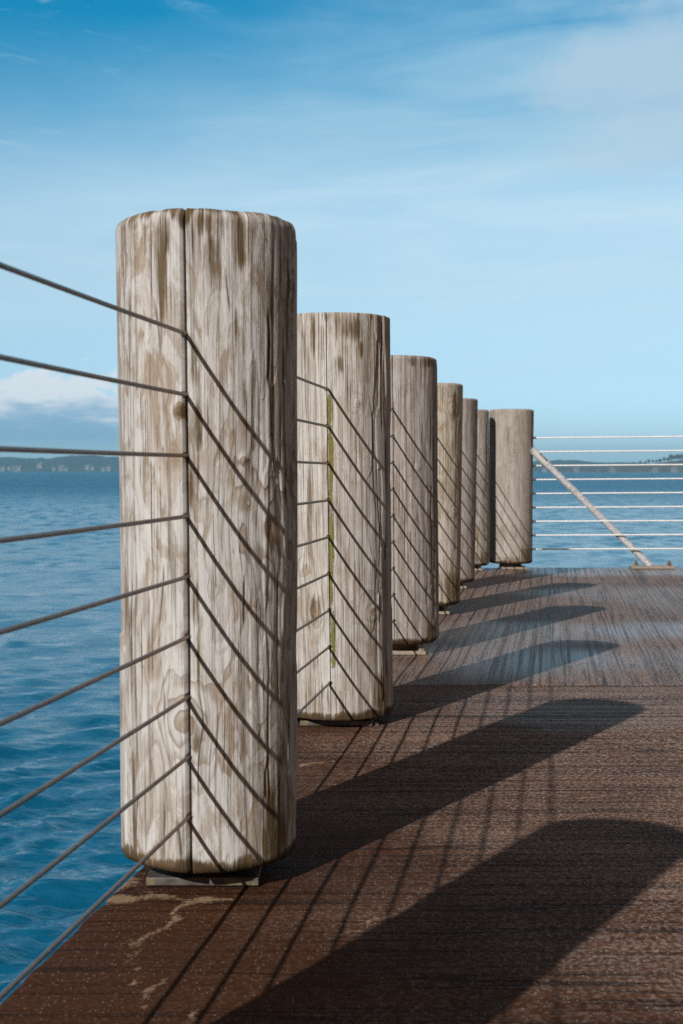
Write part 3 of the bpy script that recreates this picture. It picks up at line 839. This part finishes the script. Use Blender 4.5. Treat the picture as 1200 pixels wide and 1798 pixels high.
# ------------------------------------------------------------------ the diagonal brace
A = Vector((1.366, cz - .085, .862)); B = Vector((2.235, cz - .02, .022))
root = empty('diagonal_brace', (B.x, B.y, 0), 'grey galvanised pipe brace slanting from the corner post to the deck', 'brace')
dirv = (B - A).normalized()
o = -Vector((B.x, B.y, 0))
def rel(v): return tuple(Vector(v) + o)
b = MB(); b.cyl(rel(A), rel(B), .0255, n=24); b.build('pipe', M['galv'], root, smooth=True)
b = MB(); b.cyl(rel(A + dirv * .02), rel(A + dirv * .155), .0275, n=24)
st = b.build('sticker', M['sticker'], root, smooth=True); st['label'] = 'pale sticker with blurred dark print near the top of the pipe'
up = Vector((0.55, -0.62, 0.56)); up = (up - dirv * up.dot(dirv)).normalized(); sd = dirv.cross(up)
b = MB()
rng = random.Random(5)
k = .062
while k < .142:
    w = rng.uniform(.003, .006); hh = rng.choice([.009, .007, .010])
    c0 = A + dirv * k; vs = []
    n = 5
    for q in range(n):
        a = (q / (n - 1) - .5) * 2 * hh / .0279 + .25
        r_ = up * math.cos(a) * .0281 + sd * math.sin(a) * .0281
        vs += [rel(c0 + r_), rel(c0 + dirv * w + r_)]
    b.poly(vs, [(2 * q, 2 * q + 1, 2 * q + 3, 2 * q + 2) for q in range(n - 1)])
    k += w + rng.uniform(.0018, .004)
b.build('print', M['ink'], st)
b = MB(); b.box((.016, 0, .011), (.315, .11, .020), 0, .003); pl = b.build('foot_plate', M['white_plate'], root)
for sx in (-.105, .135):
    b = MB(); b.cyl((sx, -.02, .021), (sx, -.02, .044), .014, n=6); b.cyl((sx, -.02, .044), (sx, -.02, .058), .007, n=10)
    b.build('bolt', M['rusty'], root)

# ------------------------------------------------------------------ water
WZ = -1.75
CAMZ = H - WZ
def water():
    inv = np.linspace(1 / 2.2, 1 / 420.0, 760)
    rr = np.concatenate([1 / inv, np.geomspace(440, 3560, 60)])
    aa = np.concatenate([np.linspace(-100, -32, 40), np.linspace(-31, -2, 560), np.linspace(-1.8, 6, 60), np.linspace(6.1, 24, 260), np.linspace(25, 100, 40)])
    a = np.radians(aa)
    Ag, Rg = np.meshgrid(a, rr)
    X = Rg * np.sin(Ag); Y = Rg * np.cos(Ag)
    dr = np.gradient(rr)[:, None] * np.ones_like(Ag)
    da = np.gradient(a)[None, :] * Rg
    cell = np.maximum(dr * 0.55, da)
    rng = np.random.RandomState(4)
    Z = np.zeros_like(X)
    wind = math.radians(104)
    lam = np.concatenate([rng.uniform(.08, .26, 60), rng.uniform(.24, .8, 40), rng.uniform(.8, 3.2, 18)])
    wx = .35 * vnoise(X * .6, Y * .6, 0 * X, 3); wy = .35 * vnoise(X * .6 + 9, Y * .6, 0 * X, 4)
    for l in lam:
        th = wind + rng.normal(0, .42)
        k = 2 * math.pi / l
        sl = .050 if l < .26 else (.052 if l < .8 else .022)
        amp = sl / k * rng.uniform(.6, 1.3)
        fade = np.clip((l / np.maximum(cell, 1e-4) - 2.5) / 3.0, 0, 1)
        ph = k * ((X + wx) * math.cos(th) + (Y + wy) * math.sin(th)) + rng.uniform(0, 6.28)
        s = np.sin(ph)
        Z += amp * fade * (s - .25 * np.cos(2 * ph))
    gust = .75 + .35 * vnoise(X * .11, Y * .07, 0 * X, 8)
    Z = Z * gust
    V = np.stack([X, Y, Z + WZ], -1).reshape(-1, 3)
    f = grid_faces(len(a), len(rr))[:, ::-1]
    return mesh_np('water', V, f)
m, g, b = material('sea_water')
p = g.pos()
q = g.v('MULTIPLY', p, (0.45, 1.0, 0.3))
n1 = g.noise(q, 14.0, 4.0, 0.6, 0.4)
n2 = g.noise(q, 3.0, 4.0, 0.55, 0.3)
n3 = g.noise(g.v('MULTIPLY', p, (0.10, 0.10, 0.1)), 1.0, 3.0)
big = g.noise(g.v('MULTIPLY', p, (0.010, 0.035, 0.0)), 1.0, 3.0)
g.put(b.inputs['Base Color'], g.mix(g.lin(big, .3, .7), (0.002, 0.084, 0.168), (0.004, 0.112, 0.222)))
dist_ = g.v('LENGTH', p)
far = g.smooth(dist_, 20.0, 220.0)
g.put(b.inputs['Roughness'], g.lin(far, 0, 1, 0.08, 0.42))
b.inputs['IOR'].default_value = 1.36
hh = g.add(g.mul(n1, .010), g.add(g.mul(n2, .050), g.mul(n3, .3)))
bn = g.bump(hh, 0.85, 1.0)
nn = g.node('ShaderNodeTexNoise'); nn.inputs['Scale'].default_value = 1.0; nn.inputs['Detail'].default_value = 4.0
g.put(nn.inputs['Vector'], g.v('MULTIPLY', p, (1.5, 0.9, 0.0)))
tilt = g.v('MULTIPLY', g.v('SUBTRACT', nn.outputs['Color'], (0.5, 0.56, 0.5)), (0.8, 1.1, 0.0))
tl = g.node('ShaderNodeVectorMath', operation='SCALE'); g.put(tl.inputs[0], tilt); g.put(tl.inputs['Scale'], g.smooth(dist_, 10.0, 60.0))
bn = g.v('NORMALIZE', g.v('ADD', bn, tl.outputs[0]))
g.put(b.inputs['Normal'], bn)
tag(link('water', water(), m), kind='structure')

# ------------------------------------------------------------------ far shores
def mat_land(name, cols):
    m, g, b = material(name)
    p = g.pos()
    n = g.noise(g.v('MULTIPLY', p, (.03, .03, .12)), 1.0, 5.0, .6)
    n2 = g.noise(g.v('MULTIPLY', p, (.16, .16, .3)), 1.0, 3.0, .6)
    c = g.mix(g.smooth(n, .35, .65), cols[0], cols[1])
    c = g.mix(g.smooth(n2, .50, .70), c, cols[2])
    g.put(b.inputs['Base Color'], c)
    b.inputs['Roughness'].default_value = 0.95
    b.inputs['Specular IOR Level'].default_value = 0.1
    return m
M['far_land'] = mat_land('far_wooded_land', [(.030, .042, .034), (.050, .058, .046), (.085, .078, .065)])
M['near_land'] = mat_land('headland_brush', [(.10, .075, .055), (.07, .06, .04), (.17, .13, .10)])
def az(px): return math.atan((px - 600) / F)
def terrain(name, y_front, depth, az0, az1, hfun, mat, seed, na=700, nd=14):
    a = np.linspace(az0, az1, na); t = np.linspace(0, 1, nd)
    Ag, Tg = np.meshgrid(a, t)
    D = y_front + depth * Tg + 40 * vnoise(Ag * 40, 0 * Ag, 0 * Ag, seed)
    X = D * np.tan(Ag); Y = D
    Hh = hfun(np.degrees(Ag)) * np.sin(np.pi * np.clip(Tg * .98 + .01, 0, 1)) ** .6
    Hh = Hh * (1 + .10 * vnoise(X * .02, Y * .02, 0 * X, seed + 1) + .08 * vnoise(X * .09, Y * .09, 0 * X, seed + 2))
    Z = WZ + .6 + Hh
    Z[0, :] = WZ - 1.0; Z[-1, :] = WZ - 1.0
    me = mesh_np(name, np.stack([X, Y, Z], -1).reshape(-1, 3), grid_faces(na, nd))
    return tag(link(name, me, mat), kind='structure')
def h_far(d):
    h = 27 + 4 * np.sin(d * .55 + 1) + 2.5 * np.sin(d * 1.7)
    return np.where(d > 0, 20 + 2 * np.sin(d * .9) + 1.2 * np.sin(d * 2.3) - 1.0 * np.clip(d - 10, 0, 5), h)
terrain('hills', 2600, 860, R(-44), R(44), h_far, M['far_land'], 11)
def h_head(d):
    px = 600 + F * np.tan(np.radians(d))
    return np.interp(px, [960, 1000, 1040, 1090, 1130, 1165, 1200, 1300, 1500], [0.6, 4.0, 5.0, 7.5, 9.5, 12.5, 16.0, 20, 24])
terrain('hills', 1800, 350, az(965), az(1700), h_head, M['near_land'], 12, 400)

# trees on the headland: trunk and an open twiggy crown
def tree_meshes(seed):
    rng = random.Random(seed)
    b = MB(); b.cyl((0, 0, -2.0), (0, 0, 5.5), .28, .14, 8)
    for k in range(6):
        a = rng.uniform(0, 6.28); z = rng.uniform(2.5, 5.2)
        b.cyl((0, 0, z), (math.cos(a) * 1.7, math.sin(a) * 1.7, z + rng.uniform(1.5, 2.8)), .10, .04, 6)
    c = MB(); vs, fs = [], []
    for k in range(900):
        a = rng.uniform(0, 6.28); u = rng.uniform(-1, 1); rr = rng.uniform(.25, 1) ** .6 * (1 + .25 * math.sin(3 * a + seed))
        s = math.sqrt(1 - u * u)
        p = Vector((math.cos(a) * s * 2.4 * rr, math.sin(a) * s * 2.4 * rr, 6.2 + u * 3.0 * rr))
        dv = Vector((rng.gauss(0, 1), rng.gauss(0, 1), rng.gauss(.5, 1))).normalized() * rng.uniform(.25, .6)
        w = dv.cross(Vector((rng.gauss(0, 1), rng.gauss(0, 1), .3))).normalized() * rng.uniform(.10, .30)
        i = len(vs)
        vs += [p - dv - w, p - dv + w, p + dv + w * .4, p + dv - w * .4]; fs.append((i, i + 1, i + 2, i + 3))
    c.poly(vs, fs)
    return b, c
M['bark'] = mat_plain('far_bark', (.10, .075, .06), .9, 0, .3, 2, .2, .01)
M['twigs'] = mat_plain('far_twigs', (.105, .085, .062), .9, 0, .4, .6, .2, .01)
protos = []
G_TREE = 'bare trees on the right headland'
rng = random.Random(8)
tpx = [1124, 1133, 1146, 1152, 1160, 1166, 1172, 1178, 1183, 1188, 1193, 1197, 1202, 1207, 1214, 1222, 1100, 1112, 1139, 1157, 1175, 1190, 1199, 1210]
lab_hi = 'tall bare tree in the clump at the right frame edge on the headland'
lab_lo = 'low bare tree on the thinning left slope of the headland'
for i, px in enumerate(tpx):
    D = 1900 + rng.uniform(-40, 60)
    hz = float(h_head(math.degrees(az(px)))) * .95 + WZ + .6
    sc = (.55 if px < 1135 else .75 if px < 1168 else 1.0) * rng.uniform(.75, 1.2)
    lb = lab_hi if px > 1168 else lab_lo
    loc = (D * math.tan(az(px)), D, hz - .3)
    if i < 3:
        r_ = empty('bare_tree', loc, lb, 'tree', G_TREE)
        bb, cc = tree_meshes(20 + i)
        bb.build('trunk', M['bark'], r_); cc.build('crown', M['twigs'], r_)
        r_.scale = (sc,) * 3
        protos.append(r_)
    else:
        copy_thing(protos[i % 3], loc, lb, rng.uniform(0, 6.28), sc)

# houses along both shores
M['house_wall'] = mat_plain('pale_house_wall', (.24, .24, .24), .8, 0, .1, 1, .1, .01)
M['house_wall_tan'] = mat_plain('tan_house_wall', (.20, .19, .18), .8, 0, .1, 1, .1, .01)
M['house_roof'] = mat_plain('grey_house_roof', (.16, .15, .15), .9, 0, .2, 2, .1, .01)
M['house_glass'] = mat_plain('dark_window', (.04, .05, .06), .15, 0, .1, 1, .05, .01)
def house(loc, label, w, dpt, h, wall, group, rz):
    r_ = empty('house', loc, label, 'house', group, rz)
    b = MB(); b.box((0, 0, h / 2 - .5), (w, dpt, h + 1))
    b.poly([(-w / 2, -dpt / 2, h), (-w / 2, dpt / 2, h), (-w / 2, 0, h + dpt * .32)], [(0, 1, 2)])
    b.poly([(w / 2, -dpt / 2, h), (w / 2, dpt / 2, h), (w / 2, 0, h + dpt * .32)], [(0, 1, 2)])
    b.build('wall', wall, r_)
    b = MB(); e_ = .35; t_ = .18
    for s in (-1, 1):
        z0 = h - .15; z1 = h + dpt * .32 + .12
        vs = [(-w / 2 - e_, s * (dpt / 2 + e_), z0), (w / 2 + e_, s * (dpt / 2 + e_), z0), (w / 2 + e_, 0, z1), (-w / 2 - e_, 0, z1)]
        vs += [(x, y, z + t_) for x, y, z in vs]
        b.poly(vs, [(0, 1, 2, 3), (4, 5, 6, 7), (0, 1, 5, 4), (1, 2, 6, 5), (2, 3, 7, 6), (3, 0, 4, 7)])
    rf = b.build('roof', M['house_roof'], r_)
    b = MB(); b.box((w * .22, .6, h + dpt * .32 + .2), (.6, .6, 1.6)); b.build('chimney', wall, rf)
    for k in (-1, 0, 1):
        b = MB(); b.box((k * w * .3, -dpt / 2 - .02, h * .55), (w * .14, .08, h * .34)); b.build('window', M['house_glass'], r_)
    return r_
def shore_loc(px, D, z): return (D * math.tan(az(px)), D, z)
house(shore_loc(1184, 1795, WZ + .4), 'bright white house at the waterline of the right headland', 6.0, 7, 4.4, M['house_wall'], 'houses on the right shore', .2)
house(shore_loc(956, 2480, WZ + .5), 'small white house at the water beside the upper end of the brace', 7, 6, 4.6, M['house_wall'], 'houses on the right shore', -.1)
for px, lb in ((1012, 'tan house low on the far strip of shore, leftmost right of the brace'), (1075, 'tan house low on the strip of shore midway along the end railing'), (1150, 'tan house at the shore left of the bright white house')):
    house(shore_loc(px, 1796, WZ + .5), lb, 6.5, 6, 3.4, M['house_wall_tan'], 'houses on the right shore', 0.1)
first = None
for k, (px, up_) in enumerate([(6, 1.5), (18, 2.5), (27, 1), (35, 1.5), (72, 7), (95, 2), (108, 2), (118, 1.5), (155, 4), (163, 3), (182, 1), (192, 2)]):
    lb = 'pale house at the foot of the hazy far shore left of the first post'
    if k == 4: lb = 'pale house higher than its neighbours on the hazy far slope at left'
    loc = shore_loc(px, 2590, WZ + .6 + up_)
    if first is None:
        first = house(loc, lb, 8, 8, 5.0, M['house_wall'], 'houses on the left far shore', 0.0)
    else:
        copy_thing(first, loc, lb, random.Random(k).uniform(-.5, .5), random.Random(k + 50).uniform(.7, 1.2))

# ------------------------------------------------------------------ haze
b = MB(); b.box((0, 1500, 28), (7400, 4400, 62))
hz = b.build('haze', None)
hz.location.z = 0
mh = bpy.data.materials.new('pale_air'); mh.use_nodes = True; mh.node_tree.nodes.clear()
gh = G(mh.node_tree)
oh = gh.node('ShaderNodeOutputMaterial'); vh = gh.node('ShaderNodeVolumePrincipled')
vh.inputs['Color'].default_value = (.30, .70, 1.0, 1)
vh.inputs['Density'].default_value = 0.00025
gh.t.links.new(vh.outputs[0], oh.inputs['Volume'])
hz.data.materials.append(mh)
tag(hz, kind='stuff')
